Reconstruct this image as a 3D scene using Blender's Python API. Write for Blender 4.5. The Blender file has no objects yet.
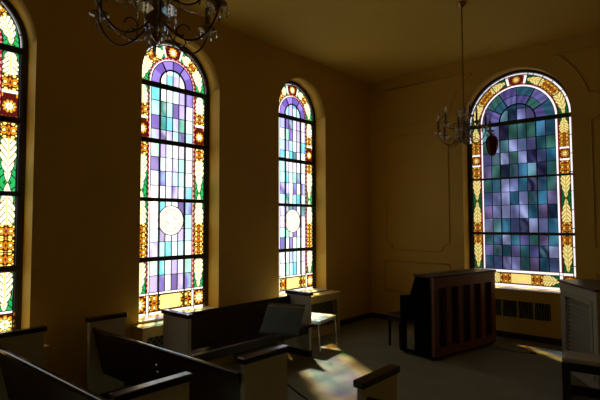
import bpy, bmesh, math, random
import numpy as np
from mathutils import Vector, Matrix
PI = math.pi
S = bpy.context.scene
COL = S.collection
R = math.radians

# ------------------------------------------------------------------ materials
def new_mat(name):
    m = bpy.data.materials.new(name); m.use_nodes = True
    nt = m.node_tree; nt.nodes.clear()
    return m, nt, nt.nodes, nt.links

def paint(name, col, rough=0.6, var=0.08, scale=3.0, bump=0.02, metal=0.0, coat=0.0, spec=0.5, bscale=60.0):
    m, nt, N, L = new_mat(name)
    out = N.new('ShaderNodeOutputMaterial'); b = N.new('ShaderNodeBsdfPrincipled')
    tc = N.new('ShaderNodeTexCoord'); nz = N.new('ShaderNodeTexNoise'); nz.inputs['Scale'].default_value = scale
    nz.inputs['Detail'].default_value = 5
    rp = N.new('ShaderNodeValToRGB')
    rp.color_ramp.elements[0].position = .3; rp.color_ramp.elements[1].position = .7
    rp.color_ramp.elements[0].color = tuple(c*(1-var) for c in col)+(1,)
    rp.color_ramp.elements[1].color = tuple(min(1, c*(1+var)) for c in col)+(1,)
    L.new(tc.outputs['Object'], nz.inputs['Vector']); L.new(nz.outputs['Fac'], rp.inputs['Fac'])
    L.new(rp.outputs['Color'], b.inputs['Base Color'])
    b.inputs['Roughness'].default_value = rough; b.inputs['Metallic'].default_value = metal
    b.inputs['Coat Weight'].default_value = coat; b.inputs['Coat Roughness'].default_value = .12
    b.inputs['Specular IOR Level'].default_value = spec
    if bump:
        n2 = N.new('ShaderNodeTexNoise'); n2.inputs['Scale'].default_value = bscale
        bp = N.new('ShaderNodeBump'); bp.inputs['Strength'].default_value = bump; bp.inputs['Distance'].default_value = .02
        L.new(tc.outputs['Object'], n2.inputs['Vector']); L.new(n2.outputs['Fac'], bp.inputs['Height'])
        L.new(bp.outputs['Normal'], b.inputs['Normal'])
    L.new(b.outputs['BSDF'], out.inputs['Surface'])
    return m

def wood(name, col, rough=0.3, coat=0.3, spec=.5):
    m, nt, N, L = new_mat(name)
    out = N.new('ShaderNodeOutputMaterial'); b = N.new('ShaderNodeBsdfPrincipled')
    tc = N.new('ShaderNodeTexCoord'); mp = N.new('ShaderNodeMapping'); mp.inputs['Scale'].default_value = (1.2, 14, 14)
    nz = N.new('ShaderNodeTexNoise'); nz.inputs['Scale'].default_value = 3.5; nz.inputs['Detail'].default_value = 6
    rp = N.new('ShaderNodeValToRGB'); rp.color_ramp.elements[0].position = .3; rp.color_ramp.elements[1].position = .72
    rp.color_ramp.elements[0].color = tuple(c*.6 for c in col)+(1,); rp.color_ramp.elements[1].color = tuple(c*1.35 for c in col)+(1,)
    L.new(tc.outputs['Object'], mp.inputs['Vector']); L.new(mp.outputs['Vector'], nz.inputs['Vector'])
    L.new(nz.outputs['Fac'], rp.inputs['Fac']); L.new(rp.outputs['Color'], b.inputs['Base Color'])
    b.inputs['Roughness'].default_value = rough; b.inputs['Coat Weight'].default_value = coat; b.inputs['Coat Roughness'].default_value = .15
    b.inputs['Specular IOR Level'].default_value = spec
    L.new(b.outputs['BSDF'], out.inputs['Surface'])
    return m

def glass_mat(name, gain, transl):
    m, nt, N, L = new_mat(name)
    out = N.new('ShaderNodeOutputMaterial'); at = N.new('ShaderNodeAttribute'); at.attribute_name = 'glass_colour'
    tc = N.new('ShaderNodeTexCoord'); nz = N.new('ShaderNodeTexNoise'); nz.inputs['Scale'].default_value = 9; nz.inputs['Detail'].default_value = 3
    mr = N.new('ShaderNodeMapRange'); mr.inputs['To Min'].default_value = .8*gain; mr.inputs['To Max'].default_value = 1.15*gain
    vm = N.new('ShaderNodeVectorMath'); vm.operation = 'SCALE'
    L.new(tc.outputs['Object'], nz.inputs['Vector']); L.new(nz.outputs['Fac'], mr.inputs['Value'])
    L.new(at.outputs['Color'], vm.inputs[0]); L.new(mr.outputs['Result'], vm.inputs['Scale'])
    tr = N.new('ShaderNodeBsdfTransparent'); tl = N.new('ShaderNodeBsdfTranslucent'); gl = N.new('ShaderNodeBsdfGlossy')
    gl.inputs['Roughness'].default_value = .15; gl.inputs['Color'].default_value = (.8, .8, .8, 1)
    L.new(vm.outputs['Vector'], tr.inputs['Color']); L.new(vm.outputs['Vector'], tl.inputs['Color'])
    mx = N.new('ShaderNodeMixShader'); mx.inputs['Fac'].default_value = transl
    L.new(tr.outputs['BSDF'], mx.inputs[1]); L.new(tl.outputs['BSDF'], mx.inputs[2])
    m2 = N.new('ShaderNodeMixShader'); m2.inputs['Fac'].default_value = .03
    L.new(mx.outputs['Shader'], m2.inputs[1]); L.new(gl.outputs['BSDF'], m2.inputs[2])
    L.new(m2.outputs['Shader'], out.inputs['Surface'])
    return m

WALL = (.56, .36, .055)
M = dict(
    wall=paint('wall_paint', WALL, .65, .04, 1.5, .02),
    ceil=paint('ceiling_paint', (.60, .41, .065), .8, .03, 1.2, .01),
    floor=paint('floor_carpet', (.19, .18, .112), .75, .12, 2.0, .15, bscale=180),
    base=paint('baseboard_black', (.02, .018, .015), .5, .1, 5, 0),
    dark=wood('dark_walnut', (.024, .009, .006), .42, .08, .3),
    cap=wood('cap_walnut', (.022, .009, .007), .24, .4),
    white=paint('white_paint', (.50, .50, .42), .5, .03, 4, .01),
    cream=paint('cream_enamel', (.58, .42, .13), .5, .04, 5, .01),
    sill=paint('sill_stone', (.80, .74, .58), .5, .12, 9, .03),
    lead=paint('lead_came', (.015, .015, .017), .5, .2, 30, 0, metal=.3),
    frame=paint('iron_frame', (.035, .030, .028), .5, .15, 12, .03),
    bar=paint('iron_bar', (.012, .016, .015), .5, .15, 12, 0),
    brass=paint('aged_brass', (.30, .19, .07), .30, .2, 20, 0, metal=1.0),
    bronze=paint('dark_bronze', (.06, .045, .02), .4, .2, 20, 0, metal=.9),
    candle=paint('candle_tube', (.07, .055, .03), .5, .05, 8, 0),
    chrome=paint('chrome', (.72, .72, .70), .15, .03, 8, 0, metal=1.0),
    vinyl=paint('ivory_vinyl', (.90, .85, .70), .42, .04, 8, .02),
    blackmetal=paint('slate_metal', (.075, .115, .145), .38, .08, 6, 0, metal=.3),
    grille=paint('grille_metal', (.20, .15, .06), .5, .1, 20, 0, metal=.3),
    gap=paint('dark_gap', (.02, .018, .012), .9, .1, 5, 0),
    piano=wood('piano_mahogany', (.17, .055, .022), .45, .05),
    pianoside=wood('piano_ebony', (.004, .004, .003), .8, .0, .0),
    pianoback=paint('piano_soundboard', (.03, .014, .010), .7, .2, 8, 0),
    ivory=paint('piano_ivory', (.75, .70, .58), .3, .03, 8, 0),
    ebony=paint('piano_black_key', (.012, .012, .012), .3, .05, 8, 0),
    greywhite=paint('grey_white_paint', (.38, .37, .29), .5, .04, 4, .01),
    darktop_and_shade=paint('dark_laminate_and_shade', (.02, .017, .014), .35, .1, 5, 0),  # cabinet top; also the shade painted on the low bench base
    cord=paint('black_rubber', (.012, .012, .012), .5, .1, 5, 0),
)
def red_glass():
    m, nt, N, L = new_mat('ruby_glass')
    out = N.new('ShaderNodeOutputMaterial'); b = N.new('ShaderNodeBsdfPrincipled')
    tc = N.new('ShaderNodeTexCoord'); nz = N.new('ShaderNodeTexNoise'); nz.inputs['Scale'].default_value = 25
    rp = N.new('ShaderNodeValToRGB'); rp.color_ramp.elements[0].color = (.06, .003, .005, 1); rp.color_ramp.elements[1].color = (.13, .006, .009, 1)
    L.new(tc.outputs['Object'], nz.inputs['Vector']); L.new(nz.outputs['Fac'], rp.inputs['Fac']); L.new(rp.outputs['Color'], b.inputs['Base Color'])
    b.inputs['Roughness'].default_value = .35; b.inputs['Specular IOR Level'].default_value = .2; b.inputs['Transmission Weight'].default_value = .2
    L.new(b.outputs['BSDF'], out.inputs['Surface']); return m
M['ruby'] = red_glass()
def crystal():
    m, nt, N, L = new_mat('crystal')
    out = N.new('ShaderNodeOutputMaterial'); b = N.new('ShaderNodeBsdfPrincipled')
    tc = N.new('ShaderNodeTexCoord'); nz = N.new('ShaderNodeTexNoise'); nz.inputs['Scale'].default_value = 40
    rp = N.new('ShaderNodeValToRGB'); rp.color_ramp.elements[0].color = (.7, .68, .6, 1); rp.color_ramp.elements[1].color = (.95, .93, .88, 1)
    L.new(tc.outputs['Object'], nz.inputs['Vector']); L.new(nz.outputs['Fac'], rp.inputs['Fac']); L.new(rp.outputs['Color'], b.inputs['Base Color'])
    b.inputs['Roughness'].default_value = .05; b.inputs['Transmission Weight'].default_value = .75; b.inputs['IOR'].default_value = 1.55
    L.new(b.outputs['BSDF'], out.inputs['Surface']); return m
M['crystal'] = crystal()
M['glass_side'] = glass_mat('stained_glass_pale', 1.0, .34)
M['glass_back'] = glass_mat('stained_glass_dimmed', 1.0, .18)  # weaker light outside this window is put into darker glass colours

# ------------------------------------------------------------------ mesh builder
class MB:
    def __init__(s): s.v = []; s.f = []; s.smooth = set()
    def add(s, vs, fs, smooth=False):
        o = len(s.v); s.v += [tuple(p) for p in vs]
        for f in fs:
            if smooth: s.smooth.add(len(s.f))
            s.f.append(tuple(i+o for i in f))
        return s
    def hexa(s, p):   # 8 points, bottom 4 then top 4 (ccw)
        return s.add(p, [(3, 2, 1, 0), (4, 5, 6, 7), (0, 1, 5, 4), (1, 2, 6, 5), (2, 3, 7, 6), (3, 0, 4, 7)])
    def box(s, x0, x1, y0, y1, z0, z1):
        return s.hexa([(x0, y0, z0), (x1, y0, z0), (x1, y1, z0), (x0, y1, z0), (x0, y0, z1), (x1, y0, z1), (x1, y1, z1), (x0, y1, z1)])
    def obox(s, c, ax, ay, az):  # centre and half vectors
        c, ax, ay, az = map(Vector, (c, ax, ay, az))
        return s.hexa([c-ax-ay-az, c+ax-ay-az, c+ax+ay-az, c-ax+ay-az, c-ax-ay+az, c+ax-ay+az, c+ax+ay+az, c-ax+ay+az])
    def prism(s, poly, axis, a, b):   # poly of 2d points extruded along axis
        def mk(p, t):
            return {'x': (t, p[0], p[1]), 'y': (p[0], t, p[1]), 'z': (p[0], p[1], t)}[axis]
        n = len(poly)
        return s.add([mk(p, a) for p in poly]+[mk(p, b) for p in poly],
                     [tuple(range(n))[::-1], tuple(range(n, 2*n))]+[(i, (i+1) % n, n+(i+1) % n, n+i) for i in range(n)])
    def tube(s, pts, r, n=8, closed=False, caps=True):
        pts = [Vector(p) for p in pts]; m = len(pts); rs = r if isinstance(r, (list, tuple)) else [r]*m
        rings = []; up = None
        for i, p in enumerate(pts):
            a = pts[(i-1) % m] if (closed or i > 0) else p; b = pts[(i+1) % m] if (closed or i < m-1) else p
            t = (b-a).normalized()
            if up is None:
                up = Vector((0, 0, 1)) if abs(t.z) < .9 else Vector((1, 0, 0))
            up = (up-t*up.dot(t)).normalized(); w = t.cross(up)
            rings.append([p+(up*math.cos(2*PI*k/n)+w*math.sin(2*PI*k/n))*rs[i] for k in range(n)])
        vs = [q for r_ in rings for q in r_]; fs = []
        for i in range(m if closed else m-1):
            j = (i+1) % m
            for k in range(n): fs.append((i*n+k, i*n+(k+1) % n, j*n+(k+1) % n, j*n+k))
        s.add(vs, fs, True)
        if caps and not closed:
            s.add(rings[0], [tuple(range(n))[::-1]]); s.add(rings[-1], [tuple(range(n))])
        return s
    def lathe(s, prof, c=(0, 0, 0), n=20):
        vs = []; fs = []; m = len(prof)
        for (r, z) in prof:
            for k in range(n): vs.append((c[0]+r*math.cos(2*PI*k/n), c[1]+r*math.sin(2*PI*k/n), c[2]+z))
        for i in range(m-1):
            for k in range(n): fs.append((i*n+k, i*n+(k+1) % n, (i+1)*n+(k+1) % n, (i+1)*n+k))
        s.add(vs, fs, True)
        s.add([vs[k] for k in range(n)], [tuple(range(n))[::-1]]); s.add([vs[(m-1)*n+k] for k in range(n)], [tuple(range(n))])
        return s
    def build(s, name, m, parent=None, bevel=0.0, seg=2):
        me = bpy.data.meshes.new(name); me.from_pydata(s.v, [], s.f); me.update()
        me.polygons.foreach_set('use_smooth', [i in s.smooth for i in range(len(s.f))])
        me.materials.append(m)
        bm = bmesh.new(); bm.from_mesh(me)
        bmesh.ops.recalc_face_normals(bm, faces=bm.faces); bm.to_mesh(me); bm.free()
        o = bpy.data.objects.new(name, me); COL.objects.link(o)
        if parent is not None: o.parent = parent
        if bevel:
            b = o.modifiers.new('bevel', 'BEVEL'); b.width = bevel; b.segments = seg; b.limit_method = 'ANGLE'; b.angle_limit = R(40)
        return o

def thing(name, label, cat, loc=(0, 0, 0), rz=0.0, group=None):
    o = bpy.data.objects.new(name, None); COL.objects.link(o); o.empty_display_size = .1
    o.location = loc; o.rotation_euler = (0, 0, rz)
    tag(o, label, cat, group); return o
def tag(o, label, cat, group=None):
    o['label'] = label; o['category'] = cat
    if group: o['group'] = group
    return o
def struct(o, label=None):
    o['kind'] = 'structure'
    if label: o['label'] = label
    return o
def copy_tree(o, parent=None):
    c = o.copy(); COL.objects.link(c)
    if parent is not None: c.parent = parent
    for ch in list(o.children): copy_tree(ch, c)
    return c

# ------------------------------------------------------------------ room
W, YB, YF, ZC, T = 5.62, 8.222, -3.2, 4.79, .30
GD = .25                                   # depth of the glass plane behind the wall face
SIDE = dict(hw=.6125, zs=.70, zc=3.80)     # half width of opening, sill height, arch centre
BACK = dict(hw=.865, zs=.79, zc=3.64)
WY = [1.238, 3.68, 6.137]; WX = 2.81

def wall_with_openings(name, a0, a1, wins, H, to3d):
    """to3d(a, depth, z): depth 0 = room face, T = outside face."""
    mb = MB(); NA = 28
    for d in (0, T):
        xs = a0
        for (c, hw, zs, zc) in wins:
            l, r = c-hw, c+hw
            mb.add([to3d(xs, d, 0), to3d(l, d, 0), to3d(l, d, H), to3d(xs, d, H)], [(0, 1, 2, 3)])
            mb.add([to3d(l, d, 0), to3d(r, d, 0), to3d(r, d, zs), to3d(l, d, zs)], [(0, 1, 2, 3)])
            arc = [(c-hw*math.cos(PI*k/NA), zc+hw*math.sin(PI*k/NA)) for k in range(NA+1)]
            for k in range(NA):
                p, q = arc[k], arc[k+1]
                mb.add([to3d(p[0], d, p[1]), to3d(q[0], d, q[1]), to3d(q[0], d, H), to3d(p[0], d, H)], [(0, 1, 2, 3)])
            xs = r
        mb.add([to3d(xs, d, 0), to3d(a1, d, 0), to3d(a1, d, H), to3d(xs, d, H)], [(0, 1, 2, 3)])
    for (c, hw, zs, zc) in wins:
        pts = [(c-hw, zs)]+[(c-hw*math.cos(PI*k/NA), zc+hw*math.sin(PI*k/NA)) for k in range(NA+1)]+[(c+hw, zs)]
        n = len(pts)
        for i in range(n):
            p, q = pts[i], pts[(i+1) % n]
            mb.add([to3d(p[0], 0, p[1]), to3d(q[0], 0, q[1]), to3d(q[0], T, q[1]), to3d(p[0], T, p[1])], [(0, 1, 2, 3)], smooth=(0 < i < n-2))
    for a in (a0, a1):
        mb.add([to3d(a, 0, 0), to3d(a, T, 0), to3d(a, T, H), to3d(a, 0, H)], [(0, 1, 2, 3)])
    for z in (0, H):
        mb.add([to3d(a0, 0, z), to3d(a1, 0, z), to3d(a1, T, z), to3d(a0, T, z)], [(0, 1, 2, 3)])
    o = mb.build(name, M['wall'])
    bm = bmesh.new(); bm.from_mesh(o.data); bmesh.ops.remove_doubles(bm, verts=bm.verts, dist=1e-5)
    bmesh.ops.recalc_face_normals(bm, faces=bm.faces); bm.to_mesh(o.data); bm.free()
    return struct(o)

wall_with_openings('wall_left', YF-T, YB+T, [(c, SIDE['hw'], SIDE['zs'], SIDE['zc']) for c in WY], ZC, lambda a, d, z: (-d, a, z))
wall_with_openings('wall_back', 0, W, [(WX, BACK['hw'], BACK['zs'], BACK['zc'])], ZC, lambda a, d, z: (a, YB+d, z))
struct(MB().box(W, W+T, YF-T, YB+T, 0, ZC).build('wall_right', M['wall']))
struct(MB().box(0, W, YF-T, YF, 0, ZC).build('wall_front', M['wall']))
struct(MB().box(-T, W+T, YF-T, YB+T, -.2, 0).build('floor', M['floor']))
struct(MB().box(-T, W+T, YF-T, YB+T, ZC, ZC+.2).build('ceiling', M['ceil']))
def baseboard(name, x0, x1, y0, y1):
    struct(MB().box(x0, x1, y0, y1, 0, .10).build(name, M['base'], bevel=.004))
baseboard('baseboard_left', 0, .018, YF, YB)
baseboard('baseboard_back', .018, W-.018, YB-.018, YB)
baseboard('baseboard_right', W-.018, W, YF, YB)
baseboard('baseboard_front', .018, W-.018, YF, YF+.018)

# panel mouldings on the back wall (closed outlines of a half-round strip)
def moulding(name, pts):
    mb = MB(); r = .014
    mb.tube([(p[0], YB-.006, p[1]) for p in pts], r, 8, closed=True)
    struct(mb.build(name, M['wall']))
def notch(x0, x1, z0, z1, k=.15):
    return [(x0+k, z0), (x1-k, z0), (x1-k+.03, z0+k*.55), (x1-k*.5, z0+k-.02), (x1, z0+k), (x1, z1-k), (x1-k*.5, z1-k+.02), (x1-k+.03, z1-k*.55), (x1-k, z1),
            (x0+k, z1), (x0+k-.03, z1-k*.55), (x0+k*.5, z1-k+.02), (x0, z1-k), (x0, z0+k), (x0+k*.5, z0+k-.02), (x0+k-.03, z0+k*.55)]
tr = 1
for mir in (0, 1):
    fx = (lambda p: p) if not mir else (lambda p: (2*WX-p[0], p[1]))
    arc = [(WX-1.13*math.cos(a), BACK['zc']+1.13*math.sin(a)) for a in [R(12+k*4.2) for k in range(11)]]
    for pts in ([(.34, .58), (1.68, .58), (1.68, 1.15), (.34, 1.15)],
                notch(.37, 1.68, 1.38, 3.61),
                [(.37, 3.80), (1.55, 3.80), (1.58, 3.86)]+arc+[(2.10, 4.56), (.37, 4.56)]):
        moulding('trim_%d' % tr, [fx(p) for p in pts]); tr += 1

# ------------------------------------------------------------------ stained glass
def smooth(a, b, x): 
    t = np.clip((x-a)/(b-a), 0, 1); return t*t*(3-2*t)
def lerp(c0, c1, t): return c0+(c1-c0)*t[..., None]
def C(*c): return np.array(c, float)

def orn_leaf(u, v, k, pal):
    """palmette with its tip at v=0 and its base at v=1; u across in -1..1"""
    au = np.abs(u); ph = v*6.0-au*1.5
    base = .95*np.clip(v/.60, 0, 1)**.8
    h = base*(.80+.20*np.abs(np.sin(PI*(v*6.0-base*1.5+.15))))
    h = np.where(v > .92, h*(1-(v-.92)*5), h)
    inside = au < h
    fr = (ph % 1); vein = (np.minimum(fr, 1-fr) < .105) & (au > .13)
    c = lerp(pal['leaf'], pal['leaf2'], np.clip(.75*au*(fr > .55), 0, 1))
    c = np.where((au < .075)[..., None], pal['stem'], c)
    c = np.where(vein[..., None], pal['vein'], c)
    g = (v < .40); gg = (((u*1.3)**2+(v*5 % 1-.5)**2) ** .5)
    gl = (np.abs(((au*1.1+v*5.5) % 1)-.5) < .10) | (np.abs(au-.92) < .05)
    bg = np.where(g[..., None], np.where(gl[..., None], pal['black'], pal['green']), np.where((au > .86)[..., None], pal['green'], pal['red']))
    ring = (au >= h) & (au < h+.11)
    bg = np.where(ring[..., None], pal['black'], bg)
    return np.where(inside[..., None], c, bg)

def orn_scroll(u, v, asp, pal):
    """asp: length / half width, v in 0..1"""
    nd = max(1, int(round(asp/2.1)))
    w = (v*nd % 1)*2-1; au = np.abs(u)
    c = np.broadcast_to(pal['red'], u.shape+(3,)).copy()
    d = np.hypot(au-.56, w*.95)
    ring = (d < .46) & (d > .27) & ~((au > .80) & (np.abs(w) < .16))
    c[(d < .50) & (d > .23)] = pal['black']; c[ring] = pal['amber']
    c[d < .19] = pal['leaf2']; c[d < .10] = pal['leaf']
    m = np.hypot(u/.20, w/.62); c[(m < 1.25)] = pal['black']; c[(m < 1.0) & (m > .52)] = pal['amber2']; c[m < .34] = pal['red']*2
    for cx, cy, r in ((.48, .84, .20), (0, .92, .15), (.90, .60, .13)):
        for sg in (-1, 1):
            dd = np.hypot(au-cx, w-sg*cy); c[dd < r+.05] = pal['black']; c[dd < r] = pal['leaf2'] if cx else pal['amber']
    c[(np.abs(w) > .955)] = pal['black']
    return c

def orn_rosette(u, v, asp, pal, flower='amber'):
    y = (v-.5)*asp; r = np.hypot(u, y); th = np.arctan2(y, u)
    c = np.broadcast_to(pal['red'], u.shape+(3,)).copy()
    pet = np.abs(np.cos(5*th)); r1 = .62+.24*pet
    c[r < r1+.07] = pal['black']; c[(r < r1) & (pet > .28)] = pal[flower]; c[(r < r1-.22) & (pet > .55)] = pal['leaf2']
    c[r < .50] = pal['black']
    p2 = np.abs(np.sin(4*th)); r2 = .34+.13*p2
    c[(r < r2) & (p2 > .22)] = pal['leaf']
    c[r < .16] = pal['leaf2']; c[r < .09] = pal['green']
    cor = (np.abs(u) > .76) & (np.abs(y) > .36*asp); c[cor] = pal['amber']
    return c

PAL_SIDE = dict(leaf=C(1.0, .96, .74), leaf2=C(.90, .72, .16), stem=C(.62, .62, .10), vein=C(.07, .035, .006), green=C(.015, .30, .085), black=C(.006, .007, .006),
                red=C(.060, .005, .004), amber=C(.56, .235, .012), amber2=C(.50, .15, .008), white=C(1, .95, .95), pane=C(.92, .74, .28), strip=C(.22, .010, .016), pink=C(.55, .20, .25))
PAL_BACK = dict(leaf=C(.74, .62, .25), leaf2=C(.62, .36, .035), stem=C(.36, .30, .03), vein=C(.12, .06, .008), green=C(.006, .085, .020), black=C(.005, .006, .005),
                red=C(.085, .006, .006), amber=C(.46, .17, .01), amber2=C(.40, .10, .006), white=C(1, .92, 1.0), pane=C(.90, .72, .26), strip=C(.20, .012, .018), pink=C(.5, .2, .25))  # ornament colours dimmed for the weaker light outside

def make_glass(kind, seed):
    rng = np.random.RandomState(seed)
    if kind == 'side':
        pal = PAL_SIDE; zc = 3.80; fld = .33; st0, st1 = .345, .372; b0, b1 = .372, .535; o1 = .56
        z0 = .72; zf = 1.005; bz0, bz1 = .755, .975
        cols = [-.33, -.2, -.099, 0, .099, .2, .33]
        rows = [1.005, 1.221, 1.441, 1.662, 1.832, 2.028, 2.218, 2.408, 2.606, 2.79, 2.995, 3.161, 3.347, 3.547, 3.745, 3.93, 4.3]
        ri = .2; step = .0052
        fp = [((1, .97, 1), 3), ((.72, .66, 1.0), 3), ((.40, .84, .95), 3), ((.12, .50, .76), 2), ((.34, .78, .62), 2), ((.17, .12, .46), 2), ((.42, .36, .82), 3), ((.14, .10, .30), 1), ((.80, .94, 1.0), 3), ((.05, .22, .20), 1)]
        band = [C(.12, .075, .38), C(.22, .16, .56)]
        seg = [(.99, 1.40, 'leaf', 1), (1.40, 1.46, 'red', 0), (1.46, 1.90, 'scroll', 0), (1.90, 2.335, 'leaf', -1), (2.335, 2.80, 'leaf', 1), (2.80, 2.97, 'scroll', 0), (2.97, 3.00, 'white', 0),
               (3.00, 3.28, 'ros', 0), (3.28, 3.31, 'white', 0), (3.31, 3.48, 'scroll', 0), (3.48, 3.80, 'leaf', -1)]
        arcseg = [(0, 37, 'leaf', 1), (37, 55, 'scroll', 0), (55, 72, 'leaf', -1), (72, 75, 'white', 0), (75, 90, 'ros', 0)]
        bot = [(0, .155, 'pane'), (.155, .335, 'scroll'), (.335, .372, 'white'), (.372, .56, 'ros')]
    else:
        pal = PAL_BACK; zc = 3.64; fld = .585; st0, st1 = .588, .616; b0, b1 = .636, .785; o1 = .825
        z0 = .815; zf = 1.10; bz0, bz1 = .86, 1.05
        cols = [-.585, -.44, -.293, -.145, 0, .145, .293, .44, .585]
        rows = [1.10, 1.326, 1.52, 1.715, 1.975, 2.203, 2.431, 2.668, 2.905, 3.118, 3.332, 3.62, 3.84, 4.3]
        ri = .293; step = .0065
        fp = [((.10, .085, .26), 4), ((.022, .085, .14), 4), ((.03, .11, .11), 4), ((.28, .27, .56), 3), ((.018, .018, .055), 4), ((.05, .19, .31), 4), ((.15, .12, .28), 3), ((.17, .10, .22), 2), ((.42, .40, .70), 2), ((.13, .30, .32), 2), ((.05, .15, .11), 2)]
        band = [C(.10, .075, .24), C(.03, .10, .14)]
        seg = [(1.04, 1.08, 'white', 0), (1.10, 1.53, 'leaf', 1), (1.53, 1.90, 'scroll', 0), (1.90, 2.29, 'leaf', -1), (2.29, 2.69, 'leaf', 1), (2.69, 2.90, 'scroll', 0), (2.90, 2.93, 'white', 0), (2.93, 3.09, 'ros', 0), (3.09, 3.12, 'white', 0),
               (3.12, 3.36, 'scroll', 0), (3.36, 3.62, 'leaf', -1)]
        arcseg = [(0, 32, 'leaf', 1), (32, 54, 'scroll', 0), (54, 77, 'leaf', -1), (77, 80, 'white', 0), (80, 90, 'ros', 0)]
        bot = [(0, .16, 'pane'), (.16, .34, 'scroll'), (.34, .59, 'leafh'), (.59, .635, 'white'), (.635, .82, 'ros')]
    top = zc+o1
    ns = int(round(2*o1/step))+1; nz = int(round((top-z0)/step))+1
    s1 = np.linspace(-o1, o1, ns); z1 = np.linspace(z0, top, nz)
    s, z = np.meshgrid(s1, z1)            # (nz, ns)
    dz = np.maximum(z-zc, 0); r = np.hypot(s, dz); th = np.arctan2(dz, np.abs(s))
    col = np.broadcast_to(pal['black'], s.shape+(3,)).copy()
    # field cells
    P = []; 
    for c, w in fp: P += [C(*c)]*w
    ci = np.clip(np.searchsorted(cols, s)-1, 0, len(cols)-2); rj = np.clip(np.searchsorted(rows, z)-1, 0, len(rows)-2)
    cellc = np.zeros((len(rows), len(cols), 3)); cell2 = np.zeros_like(cellc)
    last = None
    for a in range(len(rows)):
        for b in range(len(cols)):
            k = rng.randint(len(P))
            while last is not None and np.allclose(P[k], last): k = rng.randint(len(P))
            last = P[k]; cellc[a, b] = P[k]; cell2[a, b] = P[rng.randint(len(P))]
    # streaky swirl inside every pane
    ph = rng.rand(len(rows), len(cols))*6.28; fr = 8+rng.rand(len(rows), len(cols))*22
    sw = .5+.5*np.sin(fr[rj, ci]*(s*1.6+z*.5)+ph[rj, ci]+1.2*np.sin(z*17+ph[rj, ci]*3))
    field = cellc[rj, ci]*(1-.38*sw[..., None])+cell2[rj, ci]*.38*sw[..., None]
    if kind == 'back':
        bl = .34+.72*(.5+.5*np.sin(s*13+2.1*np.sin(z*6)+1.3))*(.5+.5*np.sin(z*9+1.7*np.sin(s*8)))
        field = (field*C(.80, .95, 1.08))*bl[..., None]  # panes darkened in colour to stand for the dim light outside
    # band round the inner arch
    ang = np.degrees(np.arctan2(dz, s)); bk = np.floor((ang+0)/30).astype(int)
    if kind == 'side':
        bandc = np.where((bk % 2 == 0)[..., None], band[0], band[1])
    else:
        mid = (r > (ri+fld)/2).astype(int)
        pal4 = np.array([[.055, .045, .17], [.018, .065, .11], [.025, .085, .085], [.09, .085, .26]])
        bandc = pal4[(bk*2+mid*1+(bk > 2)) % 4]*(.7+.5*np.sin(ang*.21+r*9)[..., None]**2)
    inarch = z > rows[-3]
    field = np.where((inarch & (r > ri))[..., None], bandc, field)
    tt = np.where(z > zc, r, np.abs(s))
    fm = (tt <= fld) & (z >= zf)
    col = np.where(fm[..., None], field, col)
    # strips between field and border
    if kind == 'side':
        m = (tt > fld) & (tt <= st0) & (z >= zf-.03); col[m] = pal['white']
        m = (tt > st0) & (tt <= st1) & (z >= zf-.03); col[m] = pal['strip']
        bead = m & ((np.where(z > zc, zc+.45*th, z) % .07) < .03); col[bead] = pal['pink']
    else:
        m = (tt > st0) & (tt <= st1) & (z >= zf-.05); col[m] = pal['white']
        m = (tt > st1) & (tt <= b0) & (z >= zf-.05); col[m] = pal['strip']
    # border
    bc = (b0+b1)/2; hw = (b1-b0)/2; u = (tt-bc)/hw; bm = (np.abs(u) <= 1)
    def put(mask, kindn, d, u_, v_, asp):
        if not mask.any(): return
        uu, vv = u_[mask], np.clip(v_[mask], 0, 1)
        if kindn == 'leaf':
            vv = vv if d > 0 else 1-vv; c = orn_leaf(uu, vv, 5, pal)
        elif kindn == 'scroll': c = orn_scroll(uu, vv, asp, pal)
        elif kindn == 'ros': c = orn_rosette(uu, vv, asp, pal)
        elif kindn == 'white': c = np.broadcast_to(pal['white'], uu.shape+(3,))
        else: c = np.broadcast_to(pal['red'], uu.shape+(3,))
        col[mask] = c
    for (a, b, kn, d) in seg:
        put(bm & (z >= a) & (z < b) & (z <= zc), kn, d, u, (z-a)/(b-a), (b-a)/hw)
    for (a, b, kn, d) in arcseg:
        a_, b_ = R(a), R(b)
        if kn == 'ros':
            v = .5+(np.where(s > 0, 1, -1)*(PI/2-th))/(2*(PI/2-a_)); put(bm & (z > zc) & (th >= a_), kn, d, u, v, 2*(PI/2-a_)*bc/hw)
        else: put(bm & (z > zc) & (th >= a_) & (th < b_), kn, d, u, (th-a_)/(b_-a_), (b_-a_)*bc/hw)
    # outer white fillet
    if kind == 'side': m = (tt > b1+.006) & (tt < o1) & (z > zc-.02)
    else: m = (tt > b1+.006) & (tt < o1-.006) & ((s > 0) | (z > zc-.3))
    col[m] = pal['white']*.9
    seamw = m & ((np.where(z > zc, zc+bc*th, z) % .30) < .012); col[seamw] = pal['black']
    if kind == 'side': col[(tt > b1+.006) & (tt < o1) & (z <= zc-.02)] = C(.035, .035, .04)
    # bottom border
    lo = z < (bz1 if kind == 'side' else bz1)
    hb = (bz1-bz0)/2; ub = (z-(bz0+bz1)/2)/hb; sa = np.abs(s)
    inb = (z >= bz0) & (z < bz1)
    col[lo] = pal['red']
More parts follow.
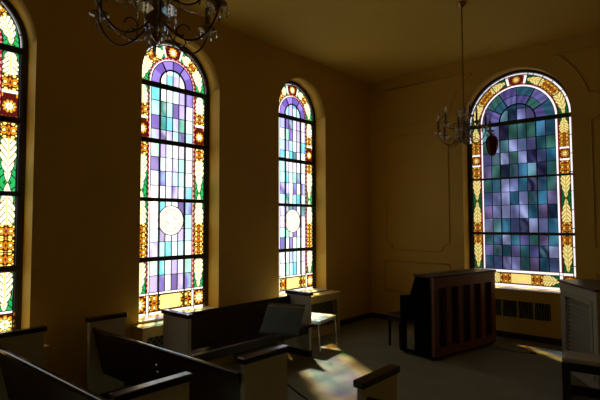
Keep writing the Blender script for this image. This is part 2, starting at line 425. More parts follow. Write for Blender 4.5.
    for (a, b, kn) in bot:
        m = inb & (sa >= a) & (sa < b); v = (sa-a)/(b-a); asp = (b-a)/hb
        if not m.any(): continue
        if kn == 'pane':
            c = np.broadcast_to(pal['pane'], s[m].shape+(3,)).copy()
            lat = (np.abs(((s[m]+z[m])*22 % 1)-.5) < .06) | (np.abs(((s[m]-z[m])*22 % 1)-.5) < .06)
            c[lat] = pal['leaf2']*.8
            c[np.abs(ub[m]) > .82] = pal['red']
        elif kn == 'scroll': c = orn_scroll(ub[m], v[m], asp, pal); c[np.abs(ub[m]) > .86] = pal['red']
        elif kn == 'leafh': c = orn_leaf(ub[m], 1-v[m], 5, pal)
        elif kn == 'white': c = np.broadcast_to(pal['white'], s[m].shape+(3,))
        else: c = orn_rosette(ub[m], v[m], asp, pal)
        col[m] = c
    wl = ((z > bz1) & (z < zf)) if kind == 'side' else ((z > bz1) & (z < zf-.012))
    col[wl & (sa < b1)] = pal['white']
    col[(z < bz0-.006) & (sa < o1)] = pal['white']
    # medallion
    if kind == 'side':
        d = np.hypot(s+.008, z-1.944)
        m = d < .205
        c = np.broadcast_to(C(.72, .70, .66), s[m].shape+(3,)).copy()
        dd = d[m]; an = np.arctan2(z[m]-1.944, s[m])
        c[(dd > .145) & (dd < .152)] = C(.22, .19, .18)
        c[(dd > .152) & (np.abs((an*10/PI) % 1-.5) < .03)] = C(.25, .2, .2)
        x_, y_ = s[m]/.14, (z[m]-1.944)/.14
        fig = np.abs(np.sin(x_*4.1+2.2*np.sin(y_*3.1))*np.cos(y_*3.6+1.3*np.sin(x_*2.7)))
        c[(dd < .14) & (fig < .10)] = C(.46, .39, .35)
        c[(dd < .14) & (fig > .85)] = C(.55, .45, .42)
        c[dd > .197] = C(.25, .28, .3)
        col[m] = c
    # mesh
    keep = (r <= o1+step) if False else (np.where(z > zc, r, np.abs(s)) <= o1+step*1.2)
    idx = -np.ones(s.shape, int); idx[keep] = np.arange(keep.sum())
    q = keep[:-1, :-1] & keep[1:, :-1] & keep[:-1, 1:] & keep[1:, 1:]
    a, b, c_, d_ = idx[:-1, :-1][q], idx[:-1, 1:][q], idx[1:, 1:][q], idx[1:, :-1][q]
    faces = np.stack([a, b, c_, d_], 1).astype(np.int32)
    verts = np.stack([s[keep], np.zeros(keep.sum()), z[keep]], 1).astype(np.float32)
    rgb = np.clip(col[keep], 0, 1)
    me = bpy.data.meshes.new('stained_glass')
    me.vertices.add(len(verts)); me.vertices.foreach_set('co', verts.ravel())
    nf = len(faces); me.loops.add(nf*4); me.loops.foreach_set('vertex_index', faces.ravel())
    me.polygons.add(nf); me.polygons.foreach_set('loop_start', np.arange(0, nf*4, 4, dtype=np.int32)); me.polygons.foreach_set('loop_total', np.full(nf, 4, dtype=np.int32))
    me.update(); me.validate()
    ca = me.color_attributes.new('glass_colour', 'FLOAT_COLOR', 'POINT')
    ca.data.foreach_set('color', np.concatenate([rgb, np.ones((len(rgb), 1))], 1).astype(np.float32).ravel())
    me.materials.append(M['glass_side' if kind == 'side' else 'glass_back'])
    info = dict(zc=zc, fld=fld, st1=st1, b0=b0, b1=b1, o1=o1, z0=z0, zf=zf, bz0=bz0, bz1=bz1, cols=cols, rows=rows, ri=ri)
    return me, info

def ribbon(mb, pts, w, d=.010, y=0.0):
    """flat lead came following pts in the (s,z) plane"""
    for p, q in zip(pts[:-1], pts[1:]):
        p, q = Vector((p[0], y, p[1])), Vector((q[0], y, q[1])); t = q-p
        if t.length < 1e-6: continue
        n = Vector((-t.z, 0, t.x)).normalized()
        mb.obox((p+q)/2, t/2+t.normalized()*w*.2, Vector((0, d/2, 0)), n*w/2)
def arc_pts(zc, r, a0=0, a1=180, n=24):
    return [(r*math.cos(R(a0+(a1-a0)*k/n)), zc+r*math.sin(R(a0+(a1-a0)*k/n))) for k in range(n+1)]

def make_window(name, kind, seed, loc, rz, label, mesh=None):
    """local frame: x across, y towards outside, z up; y=0 is the glass plane"""
    op = SIDE if kind == 'side' else BACK
    me, I = mesh or make_glass(kind, seed)
    hw, zs, zc = op['hw'], op['zs'], I['zc']
    # frame: iron surround filling the opening to the edge of the glass
    fr = MB(); n = 32; inn = I['o1']
    zo = op['zc']
    outer = [(-hw, zs)]+[(-hw*math.cos(PI*k/n), zo+hw*math.sin(PI*k/n)) for k in range(n+1)]+[(hw, zs)]
    inner = [(-inn, I['z0'])]+[(-inn*math.cos(PI*k/n), zc+inn*math.sin(PI*k/n)) for k in range(n+1)]+[(inn, I['z0'])]
    N_ = len(outer)
    for y0, y1, A, B in ((-.018, .03, outer, inner),):
        for i in range(N_):
            j = (i+1) % N_
            fr.hexa([(A[i][0], y0, A[i][1]), (A[j][0], y0, A[j][1]), (B[j][0], y0, B[j][1]), (B[i][0], y0, B[i][1]),
                     (A[i][0], y1, A[i][1]), (A[j][0], y1, A[j][1]), (B[j][0], y1, B[j][1]), (B[i][0], y1, B[i][1])])
    root = fr.build(name, M['frame']); root.location = loc; root.rotation_euler = (0, 0, rz); struct(root, label)
    g = bpy.data.objects.new('stained_glass', me); COL.objects.link(g); g.parent = root; g.location = (0, .006, 0)
    # lead cames
    ld = MB(); rows = [z for z in I['rows'] if z <= zc+.01]; cols = I['cols']; top = rows[-1]
    MC, MR = (-.008, 1.944), .20            # the medallion interrupts the grid
    for z in rows[1:]:
        h = MR**2-(z-MC[1])**2
        if kind == 'side' and h > 0:
            h = math.sqrt(h); ribbon(ld, [(-I['fld'], z), (MC[0]-h, z)], .009); ribbon(ld, [(MC[0]+h, z), (I['fld'], z)], .009)
        else: ribbon(ld, [(-I['fld'], z), (I['fld'], z)], .009)
    if kind == 'side': ribbon(ld, [(MC[0]+MR*math.cos(2*PI*k/36), MC[1]+MR*math.sin(2*PI*k/36)) for k in range(37)], .009)
    for i, c in enumerate(cols):
        thick = abs(abs(c)-I['ri']) < .01
        if abs(c) > I['fld']-.01: continue
        zt = zc+math.sqrt(max(0, I['ri']**2-c*c)) if abs(c) < I['ri'] else (zc if thick else top)
        if thick: zt = zc
        h = MR**2-(c-MC[0])**2; w_ = .018 if thick else .010
        if kind == 'side' and h > 0:
            h = math.sqrt(h); ribbon(ld, [(c, I['zf']), (c, MC[1]-h)], w_, .012); ribbon(ld, [(c, MC[1]+h), (c, zt)], w_, .012)
        else: ribbon(ld, [(c, I['zf']), (c, zt)], w_, .012)
    ribbon(ld, arc_pts(zc, I['ri']), .022, .014)
    ribbon(ld, arc_pts(zc, I['fld']), .010)
    for a in ((58, 90, 122) if kind == 'side' else (30, 60, 90, 120, 150)):
        ribbon(ld, [(I['ri']*math.cos(R(a)), zc+I['ri']*math.sin(R(a))), (I['fld']*math.cos(R(a)), zc+I['fld']*math.sin(R(a)))], .016 if a not in (90,) else .009)
    if kind == 'back':
        rm = (I['ri']+I['fld'])/2; ribbon(ld, arc_pts(zc, rm, 30, 150), .008)
        zr = zc+.21; ribbon(ld, [(-math.sqrt(I['ri']**2-.21**2), zr), (math.sqrt(I['ri']**2-.21**2), zr)], .008)
        for sg in (-1, 1):
            for a in (30, 58, 76): ribbon(ld, [(sg*I['b0']*math.cos(R(a)), zc+I['b0']*math.sin(R(a))), (sg*I['o1']*math.cos(R(a)), zc+I['o1']*math.sin(R(a)))], .012)
    for sg in (-1, 1):
        for x_, w in ((I['fld'], .007), (I['b0'], .007), (I['b1'], .010)):
            ribbon(ld, [(sg*x_, I['z0']), (sg*x_, zc)], w)
    ribbon(ld, arc_pts(zc, I['b0']), .007); ribbon(ld, arc_pts(zc, I['b1']), .010)
    for z in (I['bz0'], I['bz1'], I['zf']): ribbon(ld, [(-I['b1'], z), (I['b1'], z)], .009)
    ld.build('leading', M['lead'], root)
    # saddle bars across the opening
    bars = (1.441, 2.218, 2.995, 3.745) if kind == 'side' else (1.715, 2.668, 3.62)
    for k, z in enumerate(bars):
        b = MB(); x_ = inn+.02
        hh = (.030, .026, .032, .036)[k] if kind == 'side' else (.024, .017, .036)[k]
        b.box(-x_, x_, -.030, -.008, z-hh, z+hh)
        b.build('saddle_bar', M['bar'], root, bevel=.003)
    if kind == 'side':                    # stiffening upright bars beside the second and fifth lead lines
        for c in (-.2, .2):
            MB().box(c-.008, c+.008, -.022, -.010, I['bz0'], zc).build('upright_bar', M['bar'], root)
    # sill slab
    sl = MB(); e = hw-.001
    sl.prism([(-GD-.03, zs-.0), (-GD-.03, zs-.035), (-GD, zs-.035), (-GD, zs-.035), (-.02, zs+.001), (-.02, zs+.018), (-GD-.03, zs+.0)], 'x', -e, e)
    s_ = MB(); s_.box(-e, e, -GD-.035, -.019, zs+.001, zs+.022)
    s_.build('sill', M['sill'], root, bevel=.006)
    return root, (me, I)

w1, gm = make_window('window_1', 'side', 11, (-GD, WY[0], 0), R(90), 'tall arched stained glass window at the left edge')
make_window('window_2', 'side', 11, (-GD, WY[1], 0), R(90), 'tall arched stained glass window with white medallion behind the chandelier')
make_window('window_3', 'side', 29, (-GD, WY[2], 0), R(90), 'tall arched stained glass window nearest the room corner')
make_window('window_4', 'back', 7, (WX, YB+GD, 0), 0, 'wide arched blue stained glass window with dim light painted into its panes, in the end wall')

# ------------------------------------------------------------------ radiator covers
def radiator_cover(y0, y1, label):
    L_ = y1-y0; t = thing('radiator_cover', label, 'radiator cover', (0, y0, 0), 0, 'radiator covers under the side windows')
    D, H = .24, .66
    b = MB(); b.box(.02, D, 0, .06, 0, H); b.box(.02, D, L_-.06, L_, 0, H); b.box(.02, D, .06, L_-.06, 0, .14); b.box(.02, D, .06, L_-.06, .56, H)
    b.build('casing', M['cream'], t, bevel=.004)
    MB().box(0.02, D+.02, -.015, L_+.015, H, H+.03).build('top', M['cream'], t, bevel=.005)
    MB().box(.10, .12, .06, L_-.06, .14, .56).build('back_panel', M['gap'], t)
    g = MB(); n = int((L_-.12)/.075)
    h0, h1 = .14, .56
    for k in range(-6, n+1):          # diagonal lattice
        for sg in (1, -1):
            ya = .06+k*.075; a = (ya, h0) if sg > 0 else (ya, h1); bb = (ya+.42, h1) if sg > 0 else (ya+.42, h0)
            y_lo, y_hi = .06, L_-.06
            def clip(p, q):
                (y1_, z1_), (y2_, z2_) = p, q
                if y2_ <= y_lo or y1_ >= y_hi: return None
                if y1_ < y_lo: f = (y_lo-y1_)/(y2_-y1_); z1_ += (z2_-z1_)*f; y1_ = y_lo
                if y2_ > y_hi: f = (y_hi-y1_)/(y2_-y1_); z2_ = z1_+(z2_-z1_)*f; y2_ = y_hi
                return (y1_, z1_), (y2_, z2_)
            c = clip(a, bb)
            if c and c[1][0]-c[0][0] > .01:
                p, q = Vector((D-.02+.003*sg, c[0][0], c[0][1])), Vector((D-.02+.003*sg, c[1][0], c[1][1])); tt_ = q-p
                nn = Vector((1, 0, 0)).cross(tt_).normalized()
                g.obox((p+q)/2, tt_/2, Vector((.0025, 0, 0)), nn*.007)
    g.build('grille', M['grille'], t)
    return t
for c, lab in zip(WY, ('cream radiator cover under the leftmost stained glass window, behind the front pew',
                       'cream radiator cover under the window behind the near chandelier',
                       'cream radiator cover with lattice grille beside the white padded chair, near room corner')):
    radiator_cover(c-.70, c+.70, lab)

# wall grille under the end window
t = thing('wall_grille', 'dark metal grille set low in the end wall under the wide window', 'grille', (0, YB, 0))
b = MB(); x0, x1, z0, z1 = 2.33, 3.315, .35, .62
b.box(x0-.03, x1+.03, -.02, 0, z0-.03, z0); b.box(x0-.03, x1+.03, -.02, 0, z1, z1+.03); b.box(x0-.03, x0, -.02, 0, z0, z1); b.box(x1, x1+.03, -.02, 0, z0, z1)
for k in (1, 2, 3):
    xm = x0+(x1-x0)*k/4; b.box(xm-.012, xm+.012, -.018, 0, z0, z1)
b.build('grille_frame', M['wall'], t, bevel=.003)
MB().box(x0, x1, -.004, 0, z0, z1).build('backing', M['gap'], t)
g = MB(); n = 26
for k in range(n):
    xm = x0+(x1-x0)*(k+.5)/n
    ph = (k % 6)/6
    pts = [(xm+.010*math.sin(2*PI*(j/8)+k*.9), -.010, z0+(z1-z0)*j/8) for j in range(9)]
    g.tube(pts, .005, 5)
g.build('scrollwork', M['grille'], t)

# ------------------------------------------------------------------ pews
def pew(label, loc, rz, L_, dA, dB, seat_front, hook_x=None, endA=True, endB=True, lift=0.0, startB=0.0):
    """local: x along the pew (end A at 0, end B at L_), y forward, z up"""
    t = thing('pew', label, 'pew', loc, rz, 'dark wood pews with white end panels')
    for on, x, d, y0 in ((endA, 0, dA, 0.0), (endB, L_, dB, startB)):
        if not on: continue
        e = MB().box(x-.025, x+.025, y0, d, .085, .868).build('end_panel', M['white'], t, bevel=.004)
        c = MB(); c.box(x-.042, x+.042, y0-.022, d+.022, .862, .910)
        c.build('cap', M['cap'], e, bevel=.010, seg=3)
        MB().box(x-.030, x+.030, y0-.006, d+.006, 0, .09).build('plinth', M['dark'], e, bevel=.003)
    a, b = (.02 if endA else -.02), (L_-.02 if endB else L_+.02)
    bk = MB(); bk.prism([(.155, .30), (.180, .30), (.063, .785+lift), (.038, .785+lift)], 'x', a, b); bk.build('backrest', M['dark'], t, bevel=.003)
    rl = MB(); rl.prism([(.032, .765+lift), (.070, .765+lift), (.070, .795+lift), (.062, .80+lift), (.040, .80+lift), (.032, .795+lift)], 'x', a, b); rl.build('top_rail', M['cap'], t, bevel=.003)
    st = MB(); st.prism([(.15, .405), (seat_front-.02, .425), (seat_front, .435), (seat_front, .455), (seat_front-.02, .465), (.14, .44)], 'x', a, b); st.build('seat', M['cap'], t, bevel=.004)
    ap = MB(); ap.box(a, b, seat_front-.10, seat_front-.075, .33, .425); ap.build('apron', M['dark'], t)
    if hook_x:
        for hz in (.63, .57):
            hk = MB(); yb = .155-(hz-.30)*.241-.002
            hk.lathe([(.012, 0), (.014, .006), (.010, .016), (.004, .020)], (0, 0, 0), 10)
            o = hk.build('hook', M['chrome'], t); o.location = (hook_x, yb, hz); o.rotation_euler = (R(90), 0, 0)
    return t
pew('dark wood pew at lower left, nearest the viewer, under the leftmost window', (.33, 1.41, 0), 0, 2.28, .45, .50, .54, hook_x=1.42)
pew('dark wood pew, second from the viewer, ending left of the sunlit floor', (.27, 2.33, 0), 0, 2.35, .40, .52, .55, hook_x=1.20, startB=.062)
pew('dark wood pew set lengthwise along the side wall behind the music stand', (.455, 5.235, 0), R(-90), 2.10, .44, .475, .50, lift=.035)
pew('pew right of the aisle with only its dark capped white end panel in view', (3.565, 2.53, 0), 0, 1.95, .42, .42, .50)

# ------------------------------------------------------------------ music stand
Rv = Vector((math.cos(R(41.139)), math.sin(R(41.139)), 0)); Av = Vector((-math.sin(R(41.139)), math.cos(R(41.139)), 0))
c0 = Vector((1.70, 3.805, 0))
ev = Rv*.958-Av*.287; hv = Av*.958+Rv*.287
ms = thing('music_stand', 'slate grey music stand with tilted desk in front of the long side pew', 'music stand', c0)
up = Vector((0, 0, 1)); tv = (up*.68+hv*.73).normalized(); nv = ev.cross(tv).normalized()
dc = Vector((0, 0, .865))
d = MB(); d.obox(dc, ev*.218, tv*.195, nv*.003); d.build('desk', M['blackmetal'], ms, bevel=.002)
d = MB(); lo = dc-tv*.195
d.obox(lo-nv*(-.0)+(-hv)*.022+Vector((0, 0, .0)), ev*.218, (-hv)*.024+up*(-.004), up*.003); d.obox(lo-hv*.045+up*.008, ev*.218, up*.010, hv*.002)
d.build('shelf_lip', M['blackmetal'], ms)
d = MB(); d.obox(dc+tv*.150+nv*.004, ev*.218, tv*.004, nv*.003); d.build('desk_rib', M['chrome'], ms)
d = MB(); d.tube([(0, 0, .12), (0, 0, .50)], .013, 12); d.tube([(0, 0, .48), (0, 0, .82)], .009, 12); d.build('post', M['cord'], ms)
d = MB(); d.lathe([(.018, 0), (.020, .01), (.020, .05), (.016, .06)], (0, 0, .46), 12); d.build('collar', M['cord'], ms)
for k in range(3):
    a = R(30+120*k); d = MB()
    d.tube([(0, 0, .17), (.06*math.cos(a), .06*math.sin(a), .15), (.20*math.cos(a), .20*math.sin(a), .05), (.27*math.cos(a), .27*math.sin(a), .012)], .010, 8); d.build('leg', M['cord'], ms)
d = MB(); d.tube([Vector((0, 0, .80)), dc+nv*.006*(-1 if nv.y < 0 else 1)], .014, 8); d.build('tilt_joint', M['cord'], ms)

# ------------------------------------------------------------------ padded chair with chrome legs
ch = thing('padded_chair', 'ivory padded chair on thin chrome legs, in sunlight by the radiator cover near the corner', 'chair', (.612, 5.655, 0), R(10))
hx, hy = .25, .28
s_ = MB(); s_.box(-hx, hx, -hy, hy, .425, .475); s_.build('seat', M['vinyl'], ch, bevel=.02, seg=3)
s_ = MB(); s_.prism([(-hx-.02, .56), (-hx+.025, .56), (-hx+.005, .80), (-hx-.035, .80)], 'y', -hy, hy); s_.build('backrest', M['vinyl'], ch, bevel=.012, seg=3)
for sx, sy in ((1, -1), (1, 1), (-1, -1), (-1, 1)):
    l = MB()
    top_ = (sx*(hx-.02), sy*(hy-.02), .43) if sx > 0 else (sx*(hx-.0), sy*(hy-.02), .78)
    mid_ = [] if sx > 0 else [(sx*(hx-.02), sy*(hy-.02), .43)]
    l.tube([(sx*(hx+.01), sy*(hy-.01), 0)]+mid_+[top_], .010, 10)
    o = l.build('leg', M['chrome'], ch)
f = MB(); f.tube([(hx-.02, -hy+.02, .418), (hx-.02, hy-.02, .418), (-hx+.02, hy-.02, .418), (-hx+.02, -hy+.02, .418)], .009, 8, closed=True); f.build('seat_frame', M['chrome'], ch)

# ------------------------------------------------------------------ upright piano, its back to the viewer
pr = math.atan2(.9755, .22)
pn = thing('upright_piano', 'dark brown upright piano turned with its ribbed back towards the pews', 'piano', (2.346, 6.152, 0), pr)
# local: x along length 1.5, y towards the player (left), z up
PL, PH = 1.50, 1.165
for x0, x1 in ((0, .035), (PL-.035, PL)):
    sd = MB(); sd.prism([(.03, .055), (.36, .055), (.33, .56), (.62, .56), (.62, .83), (.43, .86), (.33, 1.135), (.03, 1.135)], 'x', x0, x1); sd.build('side_panel', M['pianoside'], pn, bevel=.004)
MB().box(-.02, PL+.02, -.012, .345, 1.135, PH).build('lid', M['dark'], pn, bevel=.006)
MB().box(.035, PL-.035, .06, .075, .10, 1.13).build('soundboard', M['pianoback'], pn)
MB().box(.0, PL, .0, .06, .985, 1.134).build('back_rail', M['piano'], pn, bevel=.003)
MB().box(.0, PL, .0, .06, .055, .165).build('bottom_rail', M['piano'], pn, bevel=.003)
for k in range(6):
    xc = .055+(PL-.11)*k/5
    MB().box(xc-.055, xc+.055, .0, .058, .165, .985).build('back_post', M['piano'], pn, bevel=.005)
MB().box(.035, PL-.035, .305, .325, .74, 1.134).build('front_panel', M['dark'], pn)
MB().box(.035, PL-.035, .30, .32, .06, .62).build('lower_panel', M['dark'], pn)
MB().box(.035, PL-.035, .30, .61, .60, .645).build('keybed', M['dark'], pn)
kb = MB()
for k in range(52):
    x = .14+k*.0235; kb.box(x, x+.0222, .42, .565, .645, .668)
kb.build('white_keys', M['ivory'], pn)
kb = MB()
for k in range(51):
    if k % 7 in (2, 6): continue
    x = .14+(k+1)*.0235; kb.box(x-.006, x+.006, .42, .515, .668, .680)
kb.build('black_keys', M['ebony'], pn)
for x0 in (.0, PL-.06):
    l = MB(); l.box(x0, x0+.06, .54, .61, .06, .56); l.build('leg', M['pianoside'], pn, bevel=.006)
    l = MB(); l.box(x0, x0+.06, .03, .63, .028, .062); l.build('toe_block', M['pianoside'], pn, bevel=.005)
    for yy in (.06, .55):
        cs = MB(); cs.tube([(x0+.012, yy, .016), (x0+.048, yy, .016)], .016, 12); cs.build('caster', M['bronze'], pn)
for k in range(2):
    MB().box(PL/2-.06+k*.10, PL/2-.03+k*.10, .32, .46, .065, .078).build('pedal', M['brass'], pn, bevel=.003)

# piano bench
bn = thing('piano_bench', 'small dark piano bench behind the upright piano, towards the corner', 'bench', (1.41, 6.52, 0), R(-13))
s_ = MB(); s_.box(-.05, .27, -.03, .67, .455, .49); s_.build('seat', M['dark'], bn, bevel=.008, seg=3)
s_ = MB(); s_.box(-.02, .24, 0, .64, .39, .456); s_.build('apron', M['dark'], bn, bevel=.003)
for sx, sy in ((0, 0), (0, 1), (1, 0), (1, 1)):
    MB().hexa([(x, y, z) for z, m in ((0, .014), (.40, .020)) for x, y in ((-.0+sx*.22-m, .02+sy*.60-m), (-.0+sx*.22+m, .02+sy*.60-m), (-.0+sx*.22+m, .02+sy*.60+m), (-.0+sx*.22-m, .02+sy*.60+m))]).build('leg', M['dark'], bn, bevel=.003)

# ------------------------------------------------------------------ white console cabinet at the right
ca = thing('console_cabinet', 'white cabinet with dark top and louvred front, right of the wide end window', 'cabinet', (3.70, 7.02, 0), math.atan2(-.83, .55))
CL, CD, CH = .985, .42, 1.12
k = MB(); k.box(0, CL, .02, CD, 0, .10); k.box(0, CL, .02, CD, 1.0, CH); k.box(0, .10, .02, CD, .10, 1.0); k.box(CL-.10, CL, .02, CD, .10, 1.0); k.box(.10, CL-.10, .10, CD, .10, 1.0)
k.build('case', M['greywhite'], ca, bevel=.004)
lv = MB()
for j in range(17):
    z = .14+j*.05; lv.hexa([(.16, .035, z), (CL-.16, .035, z), (CL-.16, .075, z+.022), (.16, .075, z+.022), (.16, .035, z+.008), (CL-.16, .035, z+.008), (CL-.16, .075, z+.030), (.16, .075, z+.030)])
lv.build('louvres', M['greywhite'], ca)
k = MB(); k.box(.10, .16, .01, .06, .10, 1.0); k.box(CL-.16, CL-.10, .01, .06, .10, 1.0); k.box(.16, CL-.16, .01, .06, .10, .14); k.box(.16, CL-.16, .01, .06, .955, 1.0)
k.build('louvre_frame', M['greywhite'], ca, bevel=.003)
k = MB(); k.hexa([(-.02, -.01, CH), (CL+.02, -.01, CH), (CL+.02, CD+.02, CH), (-.02, CD+.02, CH), (-.02, -.01, CH+.025), (CL+.02, -.01, CH+.025), (CL+.02, CD+.02, CH+.035), (-.02, CD+.02, CH+.035)])
k.build('top', M['darktop_and_shade'], ca, bevel=.006)

# white bench in front of it
wb = thing('low_bench', 'low bench with pale seat, shade painted dark on its base, before the louvred cabinet', 'bench', (4.0, 5.72, 0), R(9))
k = MB(); k.box(0, 1.05, 0, .36, .40, .455); k.build('seat', M['greywhite'], wb, bevel=.022, seg=3)
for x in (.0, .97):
    k = MB(); k.box(x, x+.07, .02, .34, 0, .40); k.build('leg', M['darktop_and_shade'], wb, bevel=.004)  # base coloured dark to give the shade on the bench front
k = MB(); k.box(.07, .97, .16, .19, .03, .13); k.build('stretcher', M['darktop_and_shade'], wb, bevel=.003)
k = MB(); k.box(.07, .97, .04, .06, .31, .40); k.build('apron', M['darktop_and_shade'], wb)

# ------------------------------------------------------------------ cord on the floor
cd = thing('power_cord', 'thin black cord with a plug lying on the floor right of the piano', 'cord', (3.0, 7.4, 0))
pts = [(2.70, 7.50), (2.80, 7.41), (2.95, 7.385), (3.10, 7.40), (3.22, 7.44)]
k = MB(); k.tube([(x-3.0, y-7.4, .006) for x, y in pts], .005, 8)
pts = [(3.25, 7.50), (3.20, 7.60), (3.10, 7.75), (2.98, 7.95), (2.93, 8.18)]
k.tube([(x-3.0, y-7.4, .006) for x, y in pts], .005, 8); k.build('cable', M['cord'], cd)
MB().obox((.245, .06, .014), (.03, .022, 0), (-.012, .018, 0), (0, 0, .013)).build('plug', M['cord'], cd, bevel=.004)

# ------------------------------------------------------------------ chandeliers
def chandelier(label, loc, rz):
    """origin at the bottom of the stem; ceiling is at ZC"""
    t = thing('chandelier', label, 'chandelier', loc, rz, 'brass chandeliers with candle cups and crystal drops')
    top = ZC-loc[2]
    b = MB(); b.lathe([(.004, -.02), (.020, .0), (.030, .02), (.018, .04), (.022, .06), (.060, .085), (.066, .11), (.040, .135), (.016, .16), (.020, .22), (.038, .26), (.042, .29), (.022, .33), (.014, .38), (.024, .44), (.010, .49), (.008, .52)], (0, 0, 0), 20)
    b.build('stem', M['brass'], t)
    b = MB(); z = .52; kk = 0
    b.tube([(0, 0, .50), (0, 0, top-.02)], .006, 8)
    while z < top-.06:
        a = PI/2*(kk % 2)
        b.tube([(.011*math.cos(a)*math.cos(q), .011*math.sin(a)*math.cos(q), z+.02*math.sin(q)) for q in [2*PI*j/10 for j in range(10)]], .003, 5, closed=True)
        z += .034; kk += 1
    b.build('chain', M['brass'], t)
    b = MB(); b.lathe([(.012, -.07), (.03, -.05), (.06, -.02), (.065, 0)], (0, 0, top), 20); b.build('canopy', M['brass'], t)
    def arm(a, rad, zj, zc_, dip):
        ca_, sa_ = math.cos(a), math.sin(a)
        prof = []
        for j in range(19):
            q = j/18; rr = .03+(rad-.03)*(1-(1-q)**1.35) if q < .5 else .03+(rad-.03)*(1-(1-q)**1.35)
            zz = zj*(1-q)+(zc_-.035)*q-dip*math.sin(PI*q**.9)
            prof.append((rr, zz))
        ar = MB(); ar.tube([(r_*ca_, r_*sa_, z_) for r_, z_ in prof], .0052, 8)
        ar.tube([( (rad*.42+.045*math.cos(g_)*(1-g_/9))*ca_, (rad*.42+.045*math.cos(g_)*(1-g_/9))*sa_, zj-dip*.55+.045*math.sin(g_)*(1-g_/9)) for g_ in [k_*.42 for k_ in range(14)]], .004, 6)
        o = ar.build('arm', M['bronze'], t)
        cup = MB(); cx, cy = rad*ca_, rad*sa_
        cup.lathe([(.006, -.045), (.012, -.03), (.016, -.012), (.050, .0), (.054, .006), (.050, .010), (.020, .012), (.018, .03)], (cx, cy, zc_), 18); cup.build('candle_cup', M['brass'], o)
        cn = MB(); cn.lathe([(.013, .02), (.013, .125), (.010, .13)], (cx, cy, zc_), 14); cn.build('candle_tube', M['candle'], o)
        bu = MB(); bu.lathe([(.007, .13), (.013, .15), (.015, .165), (.010, .19), (.002, .215)], (cx, cy, zc_), 12); bu.build('bulb', M['crystal'], o)
        for j in range(5):
            g_ = a+2*PI*j/5+.5; dx, dy = cx+.05*math.cos(g_), cy+.05*math.sin(g_)
            dr = MB(); dr.lathe([(.001, 0), (.005, -.010), (.001, -.020), (.007, -.034), (.009, -.046), (.001, -.068)], (dx, dy, zc_), 6); dr.smooth.clear(); dr.build('crystal_drop', M['crystal'], o)
    for k_ in range(6): arm(R(60*k_), .335, .10, .155, .13)
    for k_ in range(3): arm(R(60*2*k_+28), .235, .27, .30, .06)
    b = MB()
    for k_ in range(8):
        g_ = R(45*k_); b.lathe([(.001, .0), (.006, -.012), (.001, -.024), (.008, -.042), (.010, -.056), (.001, -.085)], (.055*math.cos(g_), .055*math.sin(g_), .085), 6)
    for tier, (rr, zz) in enumerate(((.075, .30), (.05, .44), (.10, .16))):
        for k_ in range(10):
            g_ = R(36*k_+18*tier)
            b.lathe([(.001, .0), (.006, -.012), (.001, -.024), (.006, -.036), (.001, -.048), (.008, -.066), (.010, -.080), (.001, -.11)], (rr*math.cos(g_), rr*math.sin(g_), zz), 6)
        b.lathe([(rr-.004, zz), (rr+.004, zz), (rr+.004, zz+.006), (rr-.004, zz+.006)], (0, 0, 0), 20)
    b.smooth.clear(); b.build('crystal_skirt', M['crystal'], t)
    for k_ in range(6):                     # swags of glass beads from arm to arm
        a0_, a1_ = R(60*k_), R(60*k_+60); sw = MB()
        for j in range(1, 10):
            q = j/10; x_ = (1-q)*math.cos(a0_)+q*math.cos(a1_); y_ = (1-q)*math.sin(a0_)+q*math.sin(a1_)
            sw.lathe([(.001, .007), (.006, 0), (.001, -.007)], (.32*x_, .32*y_, .15-.085*math.sin(PI*q)), 6)
        sw.tube([(.32*((1-q)*math.cos(a0_)+q*math.cos(a1_)), .32*((1-q)*math.sin(a0_)+q*math.sin(a1_)), .15-.085*math.sin(PI*q)) for q in [j/16 for j in range(17)]], .0016, 5)
        sw.build('bead_swag', M['crystal'], t)
    return t
fw = 131.139  # angle of the view axis from +x
chandelier('near brass chandelier at the top left, cut off by the picture edge', (3.097, 1.349, 2.875), R(fw+20))
chandelier('far brass chandelier hanging on a long chain left of the wide end window', (2.885, 5.98, 2.93), R(fw+30))

# ------------------------------------------------------------------ hanging ruby lamp before the end window
sl = thing('sanctuary_lamp', 'dark red glass lamp hanging in front of the wide blue window', 'hanging lamp', (2.64, 7.72, 2.97))
b = MB(); b.lathe([(.004, 0), (.040, .012), (.062, .05), (.088, .15), (.098, .24), (.078, .30), (.045, .33)], (0, 0, 0), 18); b.build('red_glass', M['ruby'], sl)
b = MB(); b.lathe([(.048, .315), (.052, .325), (.040, .335), (.010, .36), (.004, .38)], (0, 0, 0), 16); b.build('cap', M['bronze'], sl)
b = MB(); b.tube([(0, 0, .37), (0, 0, ZC-2.97)], .0012, 6); b.build('chain', M['bronze'], sl)
b = MB(); b.lathe([(.003, -.02), (.008, -.01), (.010, 0)], (0, 0, ZC-2.97), 10); b.build('ceiling_hook', M['wall'], sl)

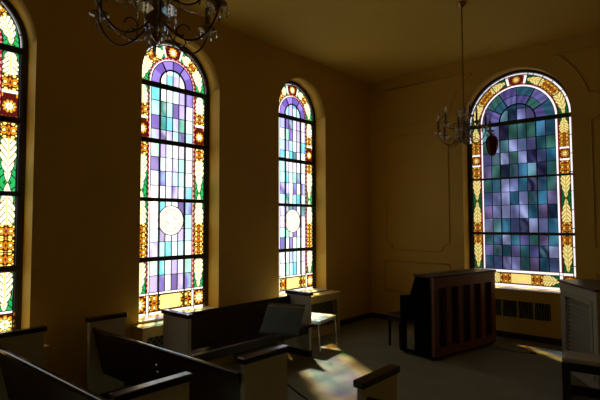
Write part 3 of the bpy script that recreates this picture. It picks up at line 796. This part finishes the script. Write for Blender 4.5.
# ------------------------------------------------------------------ light
w = bpy.data.worlds.new('sky'); S.world = w; w.use_nodes = True
N, L = w.node_tree.nodes, w.node_tree.links; N.clear()
out = N.new('ShaderNodeOutputWorld'); bg = N.new('ShaderNodeBackground')
tc = N.new('ShaderNodeTexCoord'); sp = N.new('ShaderNodeSeparateXYZ'); rp = N.new('ShaderNodeValToRGB')
mr = N.new('ShaderNodeMapRange'); mr.inputs['From Min'].default_value = -1; mr.inputs['From Max'].default_value = 1
L.new(tc.outputs['Generated'], sp.inputs[0]); L.new(sp.outputs['Z'], mr.inputs['Value']); L.new(mr.outputs['Result'], rp.inputs['Fac'])
rp.color_ramp.elements[0].position = .40; rp.color_ramp.elements[0].color = (.80, .78, .70, 1)
rp.color_ramp.elements[1].position = .55; rp.color_ramp.elements[1].color = (.95, .97, 1, 1)
L.new(rp.outputs['Color'], bg.inputs['Color']); bg.inputs['Strength'].default_value = 1.0
L.new(bg.outputs['Background'], out.inputs['Surface'])

sd = bpy.data.lights.new('sun', 'SUN'); so = bpy.data.objects.new('sun', sd); COL.objects.link(so)
sd.energy = 23.0; sd.angle = R(3.4); sd.color = (1, .89, .66)
so.rotation_euler = Vector((.60, -.42, -1)).to_track_quat('-Z', 'Y').to_euler(); so.location = (-4, 10, 9)

# ------------------------------------------------------------------ camera
cd_ = bpy.data.cameras.new('camera'); co = bpy.data.objects.new('camera', cd_); COL.objects.link(co)
F = 472.26; cd_.sensor_width = 36; cd_.sensor_fit = 'HORIZONTAL'; cd_.lens = F/600*36; cd_.clip_start = .05
ya, pi_, ro = R(41.139), R(2.829), R(-.171)
Fv = Vector((-math.sin(ya)*math.cos(pi_), math.cos(ya)*math.cos(pi_), math.sin(pi_)))
R0 = Vector((math.cos(ya), math.sin(ya), 0)); U0 = R0.cross(Fv)
Rr = R0*math.cos(ro)+U0*math.sin(ro); Uu = -R0*math.sin(ro)+U0*math.cos(ro)
mw = Matrix((Rr, Uu, -Fv)).transposed().to_4x4(); mw.translation = Vector((5.277, 0, 1.9)); co.matrix_world = mw
S.camera = co

S.view_settings.view_transform = 'Standard'; S.view_settings.look = 'None'; S.view_settings.gamma = 1; S.view_settings.use_curve_mapping = False
S.view_settings.exposure = 0.05
S.cycles.use_denoising = True
S.cycles.max_bounces = 10; S.cycles.diffuse_bounces = 8; S.cycles.transparent_max_bounces = 12
